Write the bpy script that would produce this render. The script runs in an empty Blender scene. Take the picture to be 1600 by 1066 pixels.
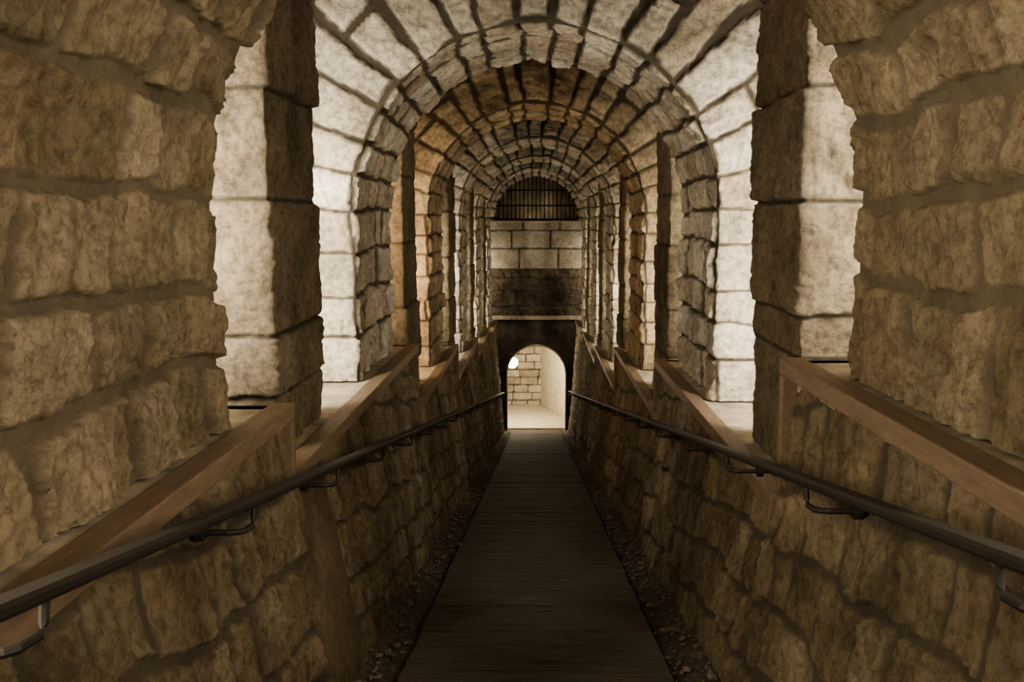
import bpy, math, random
import numpy as np
from mathutils import Vector, Matrix
random.seed(7)
PI=math.pi
TH=math.radians(7.14)
SL=0.1654; EYE=1.42
def fz(y): return -EYE-SL*y
YEND=25.6
R=1.165; ZC=0.07; XB=1.85; ZT=2.25
XF=0.86; XT=1.09   # lower wall foot / top
# ---------------------------------------------------------------- noise
def _h(ix,iy,seed):
    n=(ix.astype(np.int64)*374761393+iy.astype(np.int64)*668265263+seed*1442695041)&0xffffffff
    n=((n^(n>>13))*1274126177)&0xffffffff
    n=(n^(n>>16))&0xffffffff
    return (n&0xffffff)/float(0xffffff)
def vn(x,y,seed=0):
    ix=np.floor(x);iy=np.floor(y);fx=x-ix;fy=y-iy
    fx=fx*fx*(3-2*fx);fy=fy*fy*(3-2*fy)
    a=_h(ix,iy,seed);b=_h(ix+1,iy,seed);c=_h(ix,iy+1,seed);d=_h(ix+1,iy+1,seed)
    return (a*(1-fx)+b*fx)*(1-fy)+(c*(1-fx)+d*fx)*fy
def fbm(x,y,seed=0,o=4):
    r=0;a=.5;t=0
    for i in range(o):
        r=r+a*vn(x,y,seed+i*17);t+=a;a*=.58;x=x*2.03+3.1;y=y*2.03+1.7
    return r/t
def sst(a,b,x):
    t=np.clip((x-a)/(b-a),0,1);return t*t*(3-2*t)
# ---------------------------------------------------------------- stone heightfield
def stone_field(Q,S,rows,seed,w=(.35,.62),joint=.035,wrap=None,warp=.02,rough=.022,bulge=.012,rr=.05,single=False,offs=.012,plain=None,shrink=.0,lift=.018,tool=.012,edge=.010,jf=1.0,tilt=1.0,wob=.018,rings=None,slant=.25):
    rg=random.Random(seed)
    Qw=Q+warp*2.4*(fbm(Q*2.7,S*2.7,seed+3,3)-.5)+wob*(fbm(Q*13,S*13,seed+5,4)-.5)
    Sw=S+warp*3*(fbm(Q*2.1+9,S*2.1,seed+11,3)-.5)+wob*(fbm(Q*12,S*12,seed+6,4)-.5)
    rows=np.array(rows)
    ri=np.clip(np.searchsorted(rows,Sw)-1,0,len(rows)-2)
    ds=np.minimum(Sw-rows[ri],rows[ri+1]-Sw)
    ds=np.maximum(ds,0)
    dq=np.full(Q.shape,9.0);rnd=np.zeros(Q.shape);tl=np.zeros(Q.shape)
    qmin,qmax=Q.min()-.5,Q.max()+.5
    for r in range(len(rows)-1):
        m=ri==r
        if rings:
            bd=[-rg.uniform(*wrap[0])]+[x+rg.uniform(-.012,.012) for x in rings]
        elif wrap:
            a=-rg.uniform(*wrap[0]);b=rg.uniform(*wrap[1]);bd=[a,b]
        else:
            a=qmin-rg.uniform(0,.5);bd=[a,a+rg.uniform(*w)]
        while bd[0]>qmin: bd.insert(0,bd[0]-rg.uniform(*w))
        while bd[-1]<qmax: bd.append(bd[-1]+rg.uniform(*w))
        rv=np.array([rg.random() for _ in bd]+[.5]);tv=np.array([rg.uniform(-1,1) for _ in bd]+[.5])
        if single:
            rnd[m]=rv[0];tl[m]=tv[0];continue
        bd=np.array(bd)
        sl=rg.uniform(-slant,slant)
        q=Qw[m]+sl*(Sw[m]-rows[r])
        qi=np.clip(np.searchsorted(bd,q)-1,0,len(bd)-2)
        dq[m]=np.maximum(np.minimum(q-bd[qi],bd[qi+1]-q),0)
        rnd[m]=rv[qi];tl[m]=tv[qi]
    ds0=ds
    ds=ds-shrink*np.abs(tl);dq=dq-shrink*((rnd*7.3)%1)
    dist=np.minimum(ds,dq)
    rloc=rr*(.5+((rnd*13.7)%1))
    c=(ds<rloc)&(dq<rloc)
    dist=np.where(c,rloc-np.hypot(rloc-ds,rloc-dq),dist)
    jw=joint*jf*.5*(.5+1.0*fbm(Q*5,S*5,seed+21,3))
    mask=sst(jw,jw+edge,dist)
    ch=fbm(Q*7+rnd*40,S*7,seed+31,6); rg2=1-np.abs(2*fbm(Q*4.5+rnd*30,S*4.5,seed+41,5)-1)
    ang=tl*.45
    A=(Q*np.cos(ang)+S*np.sin(ang));B=(S*np.cos(ang)-Q*np.sin(ang))
    st=1-np.abs(2*fbm(A*24+2*fbm(Q*4,S*4,seed+52,2),B*2.4+rnd*20,seed+51,4)-1)
    pit=sst(.58,.72,fbm(Q*18,S*18,seed+81,4))
    tsel=sst(.2,.6,(rnd*5.1)%1)
    h=mask*(lift+offs*(rnd-.4)*2)+mask*bulge*sst(0,.05,dist)+mask*rough*((ch-.5)*1.6+(rg2-.7)*1.2)+mask*(st-.75)*tool*tsel-mask*pit*.009
    h=h+tilt*mask*(((rnd*31)%1)-.5)*.10*np.clip(ds0,0,.15)*.8
    h=h+(1-mask)*.014*(fbm(Q*14,S*14,seed+61,5)-.5)
    if plain is not None:
        h=h*(1-plain)+plain*(.035+.016*(fbm(Q*8,S*8,seed+71,5)-.5)); rnd=rnd*(1-plain)+.5*plain
        mask=mask*(1-plain)+.55*plain
    return h,rnd,mask
def grid(name,P,rnd=None,mask=None,mat=None,parent=None):
    ns,nq,_=P.shape
    me=bpy.data.meshes.new(name)
    me.vertices.add(ns*nq);me.vertices.foreach_set('co',P.reshape(-1).astype(np.float32))
    i=np.arange(ns*nq).reshape(ns,nq)
    f=np.stack([i[:-1,:-1],i[:-1,1:],i[1:,1:],i[1:,:-1]],-1).reshape(-1)
    nf=len(f)//4
    me.loops.add(nf*4);me.loops.foreach_set('vertex_index',f.astype(np.int32))
    me.polygons.add(nf);me.polygons.foreach_set('loop_start',np.arange(0,nf*4,4,dtype=np.int32))
    try: me.polygons.foreach_set('loop_total',np.full(nf,4,dtype=np.int32))
    except Exception: pass
    me.update(calc_edges=True);me.validate()
    me.polygons.foreach_set('use_smooth',np.ones(nf,dtype=bool))
    for n,a in (('rnd',rnd),('mask',mask)):
        if a is not None:
            at=me.attributes.new(n,'FLOAT','POINT');at.data.foreach_set('value',a.reshape(-1).astype(np.float32))
    ob=bpy.data.objects.new(name,me);bpy.context.collection.objects.link(ob)
    if mat: me.materials.append(mat)
    if parent: ob.parent=parent
    return ob
# ---------------------------------------------------------------- materials
def nt(name):
    m=bpy.data.materials.new(name);m.use_nodes=True;t=m.node_tree;b=t.nodes['Principled BSDF'];return m,t,b
def stone_mat(name,cols,mortar,rough=.9,bump=.5,dirt=.5):
    m,t,b=nt(name);N=t.nodes.new;L=t.links.new
    tc=N('ShaderNodeTexCoord')
    a=N('ShaderNodeAttribute');a.attribute_name='rnd'
    k=N('ShaderNodeAttribute');k.attribute_name='mask'
    r=N('ShaderNodeValToRGB');r.color_ramp.interpolation='LINEAR'
    els=r.color_ramp.elements
    while len(els)<len(cols): els.new(.5)
    for i,c in enumerate(cols):
        els[i].position=i/(len(cols)-1);els[i].color=(*c,1)
    L(a.outputs['Fac'],r.inputs[0])
    n1=N('ShaderNodeTexNoise');n1.inputs['Scale'].default_value=2.1;n1.inputs['Detail'].default_value=8;n1.inputs['Roughness'].default_value=.7
    L(tc.outputs['Object'],n1.inputs['Vector'])
    r1=N('ShaderNodeValToRGB');r1.color_ramp.elements[0].position=.36;r1.color_ramp.elements[0].color=(1-dirt,1-dirt*1.03,1-dirt*1.08,1)
    r1.color_ramp.elements[1].position=.62;r1.color_ramp.elements[1].color=(1.1,1.09,1.07,1)
    L(n1.outputs['Fac'],r1.inputs[0])
    mx=N('ShaderNodeMix');mx.data_type='RGBA';mx.blend_type='MULTIPLY';mx.inputs[0].default_value=1
    L(r.outputs[0],mx.inputs[6]);L(r1.outputs[0],mx.inputs[7])
    n2=N('ShaderNodeTexNoise');n2.inputs['Scale'].default_value=24;n2.inputs['Detail'].default_value=7;n2.inputs['Roughness'].default_value=.78
    L(tc.outputs['Object'],n2.inputs['Vector'])
    r2=N('ShaderNodeValToRGB');r2.color_ramp.elements[0].position=.38;r2.color_ramp.elements[0].color=(.42,.40,.37,1);r2.color_ramp.elements[1].position=.55;r2.color_ramp.elements[1].color=(1.05,1.05,1.05,1)
    L(n2.outputs['Fac'],r2.inputs[0])
    mx2=N('ShaderNodeMix');mx2.data_type='RGBA';mx2.blend_type='MULTIPLY';mx2.inputs[0].default_value=.7
    L(mx.outputs[2],mx2.inputs[6]);L(r2.outputs[0],mx2.inputs[7])
    mm=N('ShaderNodeMix');mm.data_type='RGBA';mm.blend_type='MULTIPLY';mm.inputs[0].default_value=.7
    mm.inputs[6].default_value=(*mortar,1);L(r1.outputs[0],mm.inputs[7])
    mf=N('ShaderNodeMix');mf.data_type='RGBA'
    L(k.outputs['Fac'],mf.inputs[0]);L(mm.outputs[2],mf.inputs[6]);L(mx2.outputs[2],mf.inputs[7])
    L(mf.outputs[2],b.inputs['Base Color'])
    b.inputs['Roughness'].default_value=rough;b.inputs['Specular IOR Level'].default_value=.2
    bp=N('ShaderNodeBump');bp.inputs['Strength'].default_value=bump;bp.inputs['Distance'].default_value=.028
    L(n2.outputs['Fac'],bp.inputs['Height']);L(bp.outputs[0],b.inputs['Normal'])
    return m
STN=[(.33,.27,.18),(.45,.375,.265),(.36,.30,.21),(.53,.45,.335),(.41,.33,.228)]
M_wall=stone_mat('stone_rubble',STN,(.24,.205,.15),dirt=.45,bump=.9)
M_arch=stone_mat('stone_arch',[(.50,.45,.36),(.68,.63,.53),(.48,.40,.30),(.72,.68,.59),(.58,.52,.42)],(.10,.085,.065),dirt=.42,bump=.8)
M_arch2=stone_mat('stone_arch_ochre',[(.42,.34,.24),(.52,.43,.31),(.38,.29,.20),(.58,.5,.38),(.45,.36,.25)],(.08,.065,.048),dirt=.5,bump=.8)
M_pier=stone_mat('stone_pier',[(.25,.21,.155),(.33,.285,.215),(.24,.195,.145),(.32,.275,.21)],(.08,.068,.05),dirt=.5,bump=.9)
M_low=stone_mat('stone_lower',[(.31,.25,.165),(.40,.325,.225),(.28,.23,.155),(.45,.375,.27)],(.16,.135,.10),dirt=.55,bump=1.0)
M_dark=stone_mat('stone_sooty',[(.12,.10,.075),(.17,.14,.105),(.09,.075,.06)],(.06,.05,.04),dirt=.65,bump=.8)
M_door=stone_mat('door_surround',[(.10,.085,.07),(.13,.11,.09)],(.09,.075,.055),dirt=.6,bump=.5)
M_ash=stone_mat('stone_ashlar',[(.42,.38,.31),(.50,.46,.39),(.38,.34,.28)],(.07,.06,.045),dirt=.4,bump=.4)
def simple(name,col,rough=.7,metal=0,nscale=18,var=.35,bump=.2,stretch=None,dist=.01):
    m,t,b=nt(name);N=t.nodes.new;L=t.links.new
    tc=N('ShaderNodeTexCoord');mp=N('ShaderNodeMapping')
    if stretch: mp.inputs['Scale'].default_value=stretch
    L(tc.outputs['Object'],mp.inputs[0])
    n=N('ShaderNodeTexNoise');n.inputs['Scale'].default_value=nscale;n.inputs['Detail'].default_value=6;n.inputs['Roughness'].default_value=.65
    L(mp.outputs[0],n.inputs['Vector'])
    r=N('ShaderNodeValToRGB');r.color_ramp.elements[0].position=.3;r.color_ramp.elements[1].position=.68
    r.color_ramp.elements[0].color=(*[c*(1-var) for c in col],1);r.color_ramp.elements[1].color=(*[min(1,c*(1+var)) for c in col],1)
    L(n.outputs['Fac'],r.inputs[0]);L(r.outputs[0],b.inputs['Base Color'])
    b.inputs['Roughness'].default_value=rough;b.inputs['Metallic'].default_value=metal
    bp=N('ShaderNodeBump');bp.inputs['Strength'].default_value=bump;bp.inputs['Distance'].default_value=dist
    L(n.outputs['Fac'],bp.inputs['Height']);L(bp.outputs[0],b.inputs['Normal'])
    return m
M_board=simple('painted_brown_board',(.18,.13,.09),.6,0,8,.25,.12,(6,1,6))
M_rail=simple('rail_brown_paint',(.022,.018,.0145),.62,0,30,.3,.1)
M_ledge=simple('ledge_stone',(.37,.32,.25),.9,0,7,.4,.6,dist=.02)
M_earth=simple('gutter_earth',(.09,.074,.055),.95,0,22,.5,.8,dist=.03)
M_rub=simple('rubble_stone',(.17,.14,.105),.95,0,14,.6,.5)
M_walk=simple('walkway_planks',(.088,.074,.059),.8,0,3.2,.5,.5,(1.2,16,1),dist=.02)
M_iron=simple('iron_bars',(.015,.0125,.01),.6,.4,20,.3,.2)
M_cream=simple('cream_render',(.48,.43,.34),.85,0,6,.2,.3)
M_ceil=simple('ceiling_stone',(.22,.18,.13),.9,0,6,.4,.5)
M_housing=simple('lamp_housing',(.12,.12,.12),.5,.4,20,.2,.05)
def emis(name,col,st):
    m,t,b=nt(name);b.inputs['Emission Color'].default_value=(*col,1);b.inputs['Emission Strength'].default_value=st;b.inputs['Base Color'].default_value=(1,1,1,1);return m
M_glow=emis('lamp_glass',(1,.88,.66),220)
M_tube=emis('tube_glass',(1,.88,.7),3)
# ---------------------------------------------------------------- helpers
def boxmesh(bm,x0,x1,y0,y1,z0,z1):
    vs=[bm.verts.new((x,y,z)) for x in (x0,x1) for y in (y0,y1) for z in (z0,z1)]
    for f in ((0,1,3,2),(4,6,7,5),(0,4,5,1),(2,3,7,6),(0,2,6,4),(1,5,7,3)): bm.faces.new([vs[i] for i in f])
import bmesh
def obj_from(bm,name,mat,bev=0,smooth=False,parent=None):
    bmesh.ops.recalc_face_normals(bm,faces=bm.faces)
    me=bpy.data.meshes.new(name);bm.to_mesh(me);bm.free()
    ob=bpy.data.objects.new(name,me);bpy.context.collection.objects.link(ob)
    for mm in (mat if isinstance(mat,list) else [mat]): me.materials.append(mm)
    if bev:
        md=ob.modifiers.new('b','BEVEL');md.width=bev;md.segments=2
    if smooth:
        for p in me.polygons:p.use_smooth=True
    if parent: ob.parent=parent
    return ob
def box(name,x0,x1,y0,y1,z0,z1,mat,bev=.006,parent=None):
    bm=bmesh.new();boxmesh(bm,min(x0,x1),max(x0,x1),y0,y1,z0,z1);return obj_from(bm,name,mat,bev,parent=parent)
# ---------------------------------------------------------------- ring (vault section) builder
def sections(y0,y1,rc,tm,rq):
    ns=len(tm);c=[];o=np.ones(ns)[:,None]
    nf=max(6,int((tm.max()-rc)/rq)) ; nf=min(nf,80)
    Li=(y1-y0)-2*rc; qa=PI*rc/2
    tau=np.linspace(1,0,nf,endpoint=False)[None,:]
    t=rc+tau*(tm[:,None]-rc);c.append((-(t-rc),t,y0+0*t,-1+0*t,0*t))
    a=np.linspace(0,PI/2,4,endpoint=False)[None,:]*o
    c.append((a*rc,rc-rc*np.sin(a),y0+rc-rc*np.cos(a),-np.cos(a),-np.sin(a)))
    y=np.linspace(0,Li,max(4,int(Li/rq)),endpoint=False)[None,:]*o
    c.append((qa+y,0*y,y0+rc+y,0*y,-1+0*y))
    a=np.linspace(0,PI/2,5)[None,:]*o
    c.append((qa+Li+a*rc,rc-rc*np.cos(a),y1-rc+rc*np.sin(a),np.sin(a),-np.cos(a)))
    tau=np.linspace(0,1,nf+1)[1:][None,:]
    t=rc+tau*(tm[:,None]-rc);c.append((2*qa+Li+(t-rc),t,y1+0*t,1+0*t,0*t))
    return [np.concatenate([k[i] for k in c],1) for i in range(5)]
def ring(name,y0,y1,R,zc,zl,zr,xb,zt,rs,rq,mat,seed,nv=15,rc=.02,rowh=.27,joint=.035,wrap=((.45,.8),(.3,.5)),vary=False,**kw):
    L1=zc-zl;L3=zc-zr;La=PI*R;L=L1+La+L3
    s=np.linspace(0,L,int(L/rs)+1)
    bx=np.zeros_like(s);bz=np.zeros_like(s);dx=np.zeros_like(s);dz=np.zeros_like(s)
    m=s<L1;bx[m]=-R;bz[m]=zl+s[m];dx[m]=-1
    m2=(s>=L1)&(s<=L1+La);th=PI-(s[m2]-L1)/R
    dx[m2]=np.cos(th);dz[m2]=np.sin(th);bx[m2]=R*dx[m2];bz[m2]=zc+R*dz[m2]
    m3=s>L1+La;bx[m3]=R;bz[m3]=zc-(s[m3]-L1-La);dx[m3]=1
    tm=np.where(m2,np.minimum(xb/np.maximum(np.abs(dx),1e-4),(zt-zc)/np.maximum(dz,1e-4))-R,xb-R)
    Q,T,Y,NY,NT=sections(y0,y1,rc,tm,rq)
    S=s[:,None]*np.ones_like(Q)
    jf=1.0
    if vary:
        cr=(.35+.75*sst(.25,.85,dz))[:,None]
        jf=np.where(Q<.01,cr*(1+.6*sst(0,.5,T)*(dz[:,None]>.6)),.75+.35*sst(.2,.8,dz)[:,None])
    rg=random.Random(seed)
    def split(a,b,n):
        e=[a+(b-a)*i/n for i in range(n+1)];st=(b-a)/n
        return [e[0]]+[x+rg.uniform(-.18,.18)*st for x in e[1:-1]]
    rows=split(0,L1,max(1,round(L1/rowh)))+split(L1,L1+La,nv)+split(L1+La,L,max(1,round(L3/rowh)))+[L]
    rows[0]=-.1;rows[-1]=L+.1
    h,rnd,mask=stone_field(Q,S,rows,seed,joint=joint,wrap=wrap,jf=jf,**kw)
    if vary:  # first ring of the soffit is a projecting dressed rib, the rest sits back
        h=h-.03*sst(.27,.29,Q)*(1-sst(y1-y0-.03,y1-y0,Q))
    D=dx[:,None];DZ=dz[:,None]
    P=np.stack([bx[:,None]+D*T+h*NT*D,Y+h*NY,bz[:,None]+DZ*T+h*NT*DZ],-1)
    return grid(name,P,rnd,mask,mat)
def pier(name,sg,y0,y1,zb,rs,rq,seed,rows):
    s=np.linspace(0,ZT-zb,int((ZT-zb)/rs)+1);tm=np.full(len(s),XB-R)
    Q,T,Y,NY,NT=sections(y0,y1,.012,tm,rq)
    S=s[:,None]*np.ones_like(Q)+zb
    h,rnd,mask=stone_field(Q,S,rows,seed,single=True,joint=.010,warp=.008,rough=.022,bulge=.003,offs=.018,lift=.012,tool=.018)
    if 303<seed<312:   # hewn rock-face block on the front, above the sill course
        fr=sst(.05,.12,-Q)*(S>.11)*(S<1.05)
        h=h+fr*.17*(fbm(Q*11,S*9,seed,6)-.5)*sst(.11,.16,S)
    X=sg*(R+T+h*NT);P=np.stack([X,Y+h*NY,S],-1)
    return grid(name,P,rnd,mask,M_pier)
# ---------------------------------------------------------------- layout of bays
PER=4.2
zL=[-.35,-.75,-1.04,-1.58,-2.0,-2.3,-2.56]
zR=[-.25,-.56,-1.17,-1.62,-2.15,-2.4,-2.56]
YS=3.93
def seg(i): return (YS+PER*(i-2),YS+PER*(i-1))
YB=-2.6
for i in range(0,7):
    y0,y1=2.0+PER*(i-1),3.48+PER*(i-1)
    near=(i==1)
    if near: y0=1.72
    rs=.0085 if near else (.012 if i==2 else .02); rq=rs
    if i==0: rs=rq=.04
    if y0>YEND-1: continue
    if i<=1:
        ring('vault_arch',y0,y1,R,ZC,zL[i],zR[i],XB,ZT,rs,rq,M_wall,107+i*13,nv=14,rc=.03,rowh=.26,w=(.26,.54),
         joint=.028,rough=.030,rr=.05,warp=.045,shrink=.012,bulge=.003,lift=.016,tool=.046,edge=.008,offs=.010,wob=.014,wrap=((.45,.8),(.2,.45)))
    else:
        ring('vault_arch',y0,y1,R,ZC,zL[i],zR[i],XB,ZT,rs,rq,M_arch2 if i==3 else M_arch,100+i*13,nv=17,rowh=.25,w=(.26,.42),
         joint=.032,rough=.036,rr=.02,bulge=.002,lift=.012,offs=.016,tool=.03,warp=.03,wrap=((.3,.8),(.16,.3)),vary=True,rings=[.02,.27,.62,.98],slant=.1)
for i in range(0,6):
    y0,y1=4.2+PER*(i-1),5.1+PER*(i-1)
    for sg,zz in ((-1,zL),(1,zR)):
        zb=zz[i+1]
        rg=random.Random(i*7+sg)
        if i==1: rows=[-3,-.78 if sg<0 else -.6,-.5 if sg<0 else -.42,.09,.57,1.1,1.65,2.6]
        else:
            rows=[zb-.2]
            while rows[-1]<ZT: rows.append(rows[-1]+rg.uniform(.42,.62))
        rs=.010 if i==1 else .02
        if i==0: rs=.04
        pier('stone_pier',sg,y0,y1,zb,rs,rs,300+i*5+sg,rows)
for sg,nm in ((-1,'wall_left'),(1,'wall_right')):
    y=np.linspace(YB,26.4,580);z=np.linspace(-2.7,ZT+.03,100)
    Q,S=np.meshgrid(y,z);rows=list(np.arange(-3,2.8,.3))
    h,rnd,mask=stone_field(Q,S,rows,900+sg)
    grid(nm+'_outer',np.stack([sg*(XB+.085-h),Q,S],-1),rnd,mask,M_arch)
box('ceiling',-XB-.12,XB+.12,YB,26.5,ZT+.04,ZT+.2,M_ceil)
box('wall_back',-XB-.1,XB+.1,YB-.2,YB-.01,-1.4,ZT+.04,M_ceil)
# ---------------------------------------------------------------- lower walls, ledges, coping boards
for sg,zz,nm in ((-1,zL,'wall_left'),(1,zR,'wall_right')):
    par=bpy.data.objects.new(nm,None);bpy.context.collection.objects.link(par)
    ledge=bmesh.new();cop=bmesh.new()
    for i in range(0,7):
        y0,y1=seg(i)
        y0=max(y0,YB);y1=min(y1,YEND)
        if y1<=y0: continue
        top=zz[i]
        res=.010 if i in(1,2) else .025
        if i>3: res=.035
        ny=int((y1-y0)/res)+1;nz=int((top-fz(y1))/res)+1
        y=np.linspace(y0,y1,ny);tau=np.linspace(0,1,nz)
        Q,TA=np.meshgrid(y,tau)
        F=fz(Q)-.05;Z=F+TA*(top-.01-F);S=Z-F
        rows=[-.1];rg=random.Random(55+sg)
        while rows[-1]<4.2: rows.append(rows[-1]+rg.uniform(.19,.34))
        pl=None
        if sg<0: pl=sst(3.85,3.88,Q)*(1-sst(4.5,4.55,Q))
        h,rnd,mask=stone_field(Q,S,rows,700+sg,w=(.2,.45),joint=.020,rough=.028,bulge=.0,warp=.055,offs=.007,plain=pl,shrink=.006,lift=.010,tool=.044,rr=.025,wob=.014)
        h=np.clip(h,0,.058)
        X=XF+(XT-XF)*TA-h
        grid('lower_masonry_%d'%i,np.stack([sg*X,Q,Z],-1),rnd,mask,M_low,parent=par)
        a,b=sorted((sg*1.07,sg*(XB)))
        boxmesh(ledge,a,b,y0,y1,top-.12,top-.012)
        a,b=sorted((sg*1.005,sg*1.10))
        boxmesh(cop,a,b,y0,y1,top-.07,top)
        if i<6:
            boxmesh(cop,a,b,y1-.05,y1-.002,min(zz[i+1],top)-.066,top-.07)
            boxmesh(ledge,min(sg*1.07,sg*XB),max(sg*1.07,sg*XB),y1-.1,y1,zz[i+1]-.1,top-.012)
    obj_from(ledge,'ledge',M_ledge,.012,parent=par)
    obj_from(cop,'coping_board',M_board,.006,parent=par)
# ---------------------------------------------------------------- floor
ye=YEND+.4
y=np.linspace(YB,ye,1500);x=np.linspace(-1.0,1.0,80)
X,Y=np.meshgrid(x,y)
Z=fz(np.minimum(Y,YEND))-.035+.05*(fbm(X*9,Y*9,5,5)-.5)+.05*sst(.7,.9,np.abs(X))
FLOOR=grid('floor',np.stack([X,Y,Z],-1),None,None,M_earth)
ny=int((YEND-YB)/.02)
y=np.linspace(YB+.02,YEND-.02,ny);x=np.concatenate([[-.645,-.64],np.linspace(-.635,.635,50),[.64,.645]])
X,Y=np.meshgrid(x,y)
pk=(Y/.145);fr=pk-np.floor(pk)
gro=np.exp(-((np.minimum(fr,1-fr))/.05)**2)
Z=fz(Y)+.004+.008*(vn(np.floor(pk),X*0,9)-.5)-.008*gro+.004*(fbm(X*3,Y*30,8,3)-.5)
ed=(np.abs(X)>.642);Z=np.where(ed,Z-.06,Z)
Xj=X+np.where(np.abs(X)>.63,.02*(fbm(Y*4,X*0+np.sign(X),4,3)-.5),0)
grid('walkway_ramp',np.stack([Xj,Y,Z],-1),None,None,M_walk,parent=None)
def rubble():
    rg=np.random.RandomState(4)
    ico=bmesh.new();bmesh.ops.create_icosphere(ico,subdivisions=1,radius=1)
    V=np.array([v.co[:] for v in ico.verts]);Fs=np.array([[v.index for v in f.verts] for f in ico.faces]);ico.free()
    vs=[];fs=[];n=0
    for k in range(2400):
        sgn=rg.choice([-1,1]);yv=rg.uniform(2.5,25.4)
        if rg.rand()<.55: yv=rg.uniform(3,12)
        xv=sgn*(.63+.22*rg.rand()**.6)
        r=rg.choice([.005,.008,.012,.018,.028],p=[.40,.33,.18,.07,.02])*rg.uniform(.7,1.3)
        sc=np.array([1,rg.uniform(.7,1.5),rg.uniform(.35,.7)])*r
        a=rg.uniform(0,6.28);W=V*sc*(1+rg.uniform(-.22,.22,(len(V),1)))
        W=np.stack([W[:,0]*np.cos(a)-W[:,1]*np.sin(a),W[:,0]*np.sin(a)+W[:,1]*np.cos(a),W[:,2]],-1)
        W+=np.array([xv,yv,fz(yv)-.02+.04*max(0,(abs(xv)-.7)/.2)+r*.2+(.02 if abs(xv)<.65 else 0)]);vs.append(W);fs.append(Fs+n);n+=len(V)
    me=bpy.data.meshes.new('gravel_rubble');me.from_pydata(np.concatenate(vs).tolist(),[],np.concatenate(fs).tolist())
    ob=bpy.data.objects.new('gravel_rubble',me);bpy.context.collection.objects.link(ob);me.materials.append(M_rub);ob.parent=FLOOR
rubble()
# ---------------------------------------------------------------- handrails
def tube(bm,pts,rx,rz=None,n=10):
    rz=rz or rx;rings=[]
    pts=[Vector(p) for p in pts]
    for i,p in enumerate(pts):
        d=(pts[min(i+1,len(pts)-1)]-pts[max(i-1,0)]).normalized()
        up=Vector((0,0,1)) if abs(d.z)<.9 else Vector((0,1,0))
        s=d.cross(up).normalized();u=s.cross(d).normalized()
        rings.append([bm.verts.new(p+s*rx*math.cos(2*PI*k/n)+u*rz*math.sin(2*PI*k/n)) for k in range(n)])
    for a,b in zip(rings,rings[1:]):
        for k in range(n): bm.faces.new([a[k],a[(k+1)%n],b[(k+1)%n],b[k]])
    bm.faces.new(rings[0][::-1]);bm.faces.new(rings[-1])
def sbar(bm,pts,hx,hz):
    prof=[(-hx,-hz*.4),(-hx*.8,-hz),(hx*.8,-hz),(hx,-hz*.4),(hx,hz*.4),(hx*.8,hz),(-hx*.8,hz),(-hx,hz*.4)]
    rings=[[bm.verts.new(Vector(p)+Vector((a,0,b))) for a,b in prof] for p in pts]
    for a,b in zip(rings,rings[1:]):
        for k in range(8): bm.faces.new([a[k],a[(k+1)%8],b[(k+1)%8],b[k]])
    bm.faces.new(rings[0][::-1]);bm.faces.new(rings[-1])
for sg,off,st,sp in ((-1,.38,1.52,1.25),(1,.335,1.6,1.28)):
    bm=bmesh.new();xr=.875
    def P(y,dz=0,x=xr): return (sg*x,y,-off-SL*y+dz)
    sbar(bm,[P(-1.0),P(8),P(16),P(25.3)],.026,.015)
    yb=st-1.25
    while yb<25:
        pts=[P(yb+.12,-.010),P(yb+.11,-.06),P(yb+.09,-.078),P(yb+.02,-.082),P(yb,-.083,xr+.012),P(yb-.01,-.083,xr+.04),P(yb-.01,-.083,1.06)]
        tube(bm,pts,.010,.010,8)
        tube(bm,[P(yb-.01,-.083,.985),P(yb-.01,-.083,1.01)],.026,.026,12)
        yb+=sp
    tube(bm,[P(25.3),P(25.33,-.04),P(25.33,-.1)],.018,.014,10)
    obj_from(bm,'handrail',M_rail,0,False)
# ---------------------------------------------------------------- far end
y0=YEND
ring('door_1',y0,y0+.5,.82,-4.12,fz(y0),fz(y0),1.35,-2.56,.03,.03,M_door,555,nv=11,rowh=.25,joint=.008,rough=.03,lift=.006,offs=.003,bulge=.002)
bm=bmesh.new()
rimpts=[(-.80,y0-.03,fz(y0))]+[(-.80*math.cos(a),y0-.03,-4.12+.80*math.sin(a)) for a in np.linspace(0,PI,25)]+[(.80,y0-.03,fz(y0))]
tube(bm,rimpts,.022,.022,8);obj_from(bm,'trim_2',M_ledge,0,True)
box('trim_1',-1.3,1.3,y0-.14,y0+.1,-2.62,-2.52,M_ledge)
def plane_masonry(name,x0,x1,z0,z1,y,rows,mat,seed,res=.025,**kw):
    X,Z=np.meshgrid(np.linspace(x0,x1,int((x1-x0)/res)),np.linspace(z0,z1,int((z1-z0)/res)))
    h,rnd,mask=stone_field(X,Z,rows,seed,**kw)
    return grid(name,np.stack([X,y-h,Z],-1),rnd,mask,mat)
par=bpy.data.objects.new('wall_end',None);bpy.context.collection.objects.link(par)
plane_masonry('ashlar',-XB,XB,-1.27,-.02,y0-.02,[-1.28,-.73,-.25,.1],M_ash,81,w=(.85,1.3),joint=.03,warp=.006,rough=.01,bulge=.004,slant=0).parent=par
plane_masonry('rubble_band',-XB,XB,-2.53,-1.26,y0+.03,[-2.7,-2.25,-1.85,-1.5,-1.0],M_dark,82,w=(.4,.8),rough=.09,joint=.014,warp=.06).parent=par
box('sill',-XB,XB,y0-.08,y0+.8,-.05,.0,M_ledge,parent=par)
ring('window_1',y0,y0+.6,R-.02,ZC,0,0,XB,ZT,.03,.03,M_arch,556,nv=15)
X,Z=np.meshgrid(np.linspace(-1.3,1.3,160),np.linspace(-.1,1.4,90))
h=.10*fbm(X*12,Z*2.2,77,5)
grid('recess_back',np.stack([X,y0+.9-h,Z],-1),fbm(X*5,Z*1,3,3),sst(.35,.6,fbm(X*9,Z*1.5,12,4)),M_low).parent=par
bm=bmesh.new()
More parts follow.
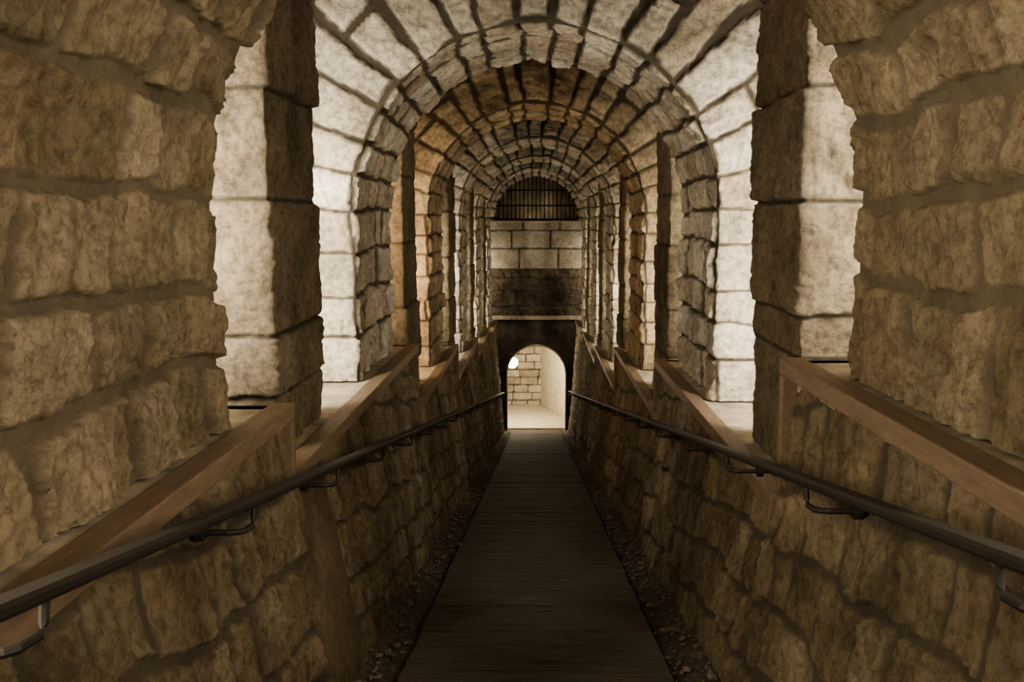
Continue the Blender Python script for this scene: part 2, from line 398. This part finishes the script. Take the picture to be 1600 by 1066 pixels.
for k in range(-10,11):
    x=k*.11
    zt=ZC+math.sqrt(max(0,(R-.03)**2-x*x))
    tube(bm,[(x,y0+.05,.0),(x,y0+.05,zt)],.013,.013,8)
for z in (.04,.40,.80):
    hw=math.sqrt(max(0,(R-.03)**2-max(0,z-ZC)**2));tube(bm,[(-hw,y0+.05,z),(hw,y0+.05,z)],.02,.02,8)
obj_from(bm,'window_grille',M_iron,0,True)
# passage beyond the door
zf=fz(y0)
box('floor_passage',-1.3,1.4,y0+.3,30.2,zf-.1,zf-.005,M_cream)
box('ceiling_passage',-1.4,1.4,y0+.6,30.2,-3.1,-3.0,M_cream)
box('wall_passage_left',-1.25,-.98,y0+.6,30.2,zf,-3.05,M_cream)
plane_masonry('wall_passage_end',-1.0,.5,zf,-3.05,29.3,[zf-.1+.24*i for i in range(13)],M_arch,83,w=(.4,.6),joint=.022,rough=.012,bulge=.004,warp=.008,slant=0)
bm=bmesh.new()
pp=[(.12,29.35),(.35,28.6),(.62,27.8),(.85,27.0),(.97,26.2),(1.1,26.2),(1.1,29.4)]
lo=[bm.verts.new((a,b,zf)) for a,b in pp];hi=[bm.verts.new((a,b,-3.05)) for a,b in pp]
for k in range(len(pp)):
    j=(k+1)%len(pp);bm.faces.new([lo[k],lo[j],hi[j],hi[k]])
bm.faces.new(hi);bm.faces.new(lo)
obj_from(bm,'wall_passage_right',M_cream,.01)
def pl(name,loc,e,col,r=.08,parent=None):
    l=bpy.data.lights.new(name,'POINT');l.energy=e;l.color=col;l.shadow_soft_size=r
    o=bpy.data.objects.new(name,l);o.location=loc;bpy.context.collection.objects.link(o)
    if parent:o.parent=parent
    return o
def sconce_or_fill(wx,y,z,rad,e,col,dx,glass,drop=.07):  # builds the passage lamp and also the added fill pair behind the camera
    sg=-1 if wx<0 else 1
    par=bpy.data.objects.new('sconce_or_fill_lamp',None);bpy.context.collection.objects.link(par)
    box('backplate',wx-.02,wx+.02,y-.07,y+.07,z-.1,z+.12,M_housing,parent=par)
    bm=bmesh.new();tube(bm,[(wx,y,z+.08),(wx-sg*dx*.5,y,z+.14),(wx-sg*dx,y,z+.09)],.012);obj_from(bm,'arm',M_housing,0,True,par)
    bm=bmesh.new();bmesh.ops.create_uvsphere(bm,u_segments=20,v_segments=12,radius=rad,matrix=Matrix.Translation((wx-sg*dx,y,z)));obj_from(bm,'globe',glass,0,True,par)
    pl('lamp_or_fill_light',(wx-sg*(dx+.04),y+.04,z-rad-drop),e,col,.05,par)
sconce_or_fill(-.97,26.25,-3.89,.15,64,(1,.84,.58),.31,M_glow)
# ---------------------------------------------------------------- tube lights hidden behind the piers / wall ends
def strip(sg,y,zb,e,col,hgt=1.5,yaw=0,x=1.5,nm='tube_light'):
    par=bpy.data.objects.new(nm,None);bpy.context.collection.objects.link(par)
    x=sg*x;zc=zb+.25+hgt/2
    box('housing',x-.05,x+.05,y+.06,y+.09,zc-hgt/2-.04,zc+hgt/2+.04,M_housing,parent=par)
    bm=bmesh.new();tube(bm,[(x,y+.105,zc-hgt/2),(x,y+.105,zc+hgt/2)],.014);obj_from(bm,'tube',M_tube,0,True,par)
    l=bpy.data.lights.new('strip','AREA');l.shape='RECTANGLE';l.size=.06;l.size_y=hgt;l.energy=e;l.color=col
    o=bpy.data.objects.new('strip',l);o.location=(x,y+.14,zc);o.rotation_euler=(PI/2,0,-yaw*sg)
    bpy.context.collection.objects.link(o);o.parent=par
W=(1,.87,.67);W2=(1,.72,.44);W3=(1,.90,.74)
for i in range(0,7):
    for sg,zz in ((-1,zL),(1,zR)):
        col=W3 if i<=1 else W
        if i==2 and sg<0: col=W2
        yb=3.48+PER*(i-1)
        if 0<i and yb<YEND-.5: strip(sg,yb,zz[i],(66 if i==1 else 30),col,yaw=math.radians(32))
        yb=5.1+PER*(i-1)
        if i==0: strip(sg,yb,zz[i+1],92,W,yaw=math.radians(-18))
        elif i<6 : strip(sg,yb,zz[i+1],{1:64,2:44}.get(i,40),col,yaw=math.radians(12))
par=bpy.data.objects.new('recess_fill',None);bpy.context.collection.objects.link(par)  # added fill light with housing, brightens the recess wall behind the grille
box('housing',-.4,.4,y0+.12,y0+.2,.0,.05,M_housing,parent=par)
l=bpy.data.lights.new('recess_fill_area','AREA');l.shape='RECTANGLE';l.size=.8;l.size_y=.05;l.energy=4;l.color=W
o=bpy.data.objects.new('recess_fill_area',l);o.location=(0,y0+.22,.06);o.rotation_euler=(math.radians(125),0,0);bpy.context.collection.objects.link(o);o.parent=par
for sg in (-1,1): sconce_or_fill(sg*1.11,-.9,.62,.09,28,W,.25,M_tube)  # added pair out of view behind the camera, fills the near walls
w=bpy.data.worlds.new('w');bpy.context.scene.world=w;w.use_nodes=True
w.node_tree.nodes['Background'].inputs[0].default_value=(.05,.04,.03,1);w.node_tree.nodes['Background'].inputs[1].default_value=.1
try: bpy.context.scene.view_settings.look='AgX - Medium High Contrast'
except Exception: pass
# ---------------------------------------------------------------- camera
cd=bpy.data.cameras.new('camera');cam=bpy.data.objects.new('camera',cd);bpy.context.collection.objects.link(cam)
cam.location=(0,0,0);cam.rotation_euler=(PI/2-TH,0,0)
cd.sensor_width=36;cd.lens=36*1500/1600;cd.shift_x=-38/1600;cd.clip_start=.05
bpy.context.scene.camera=cam
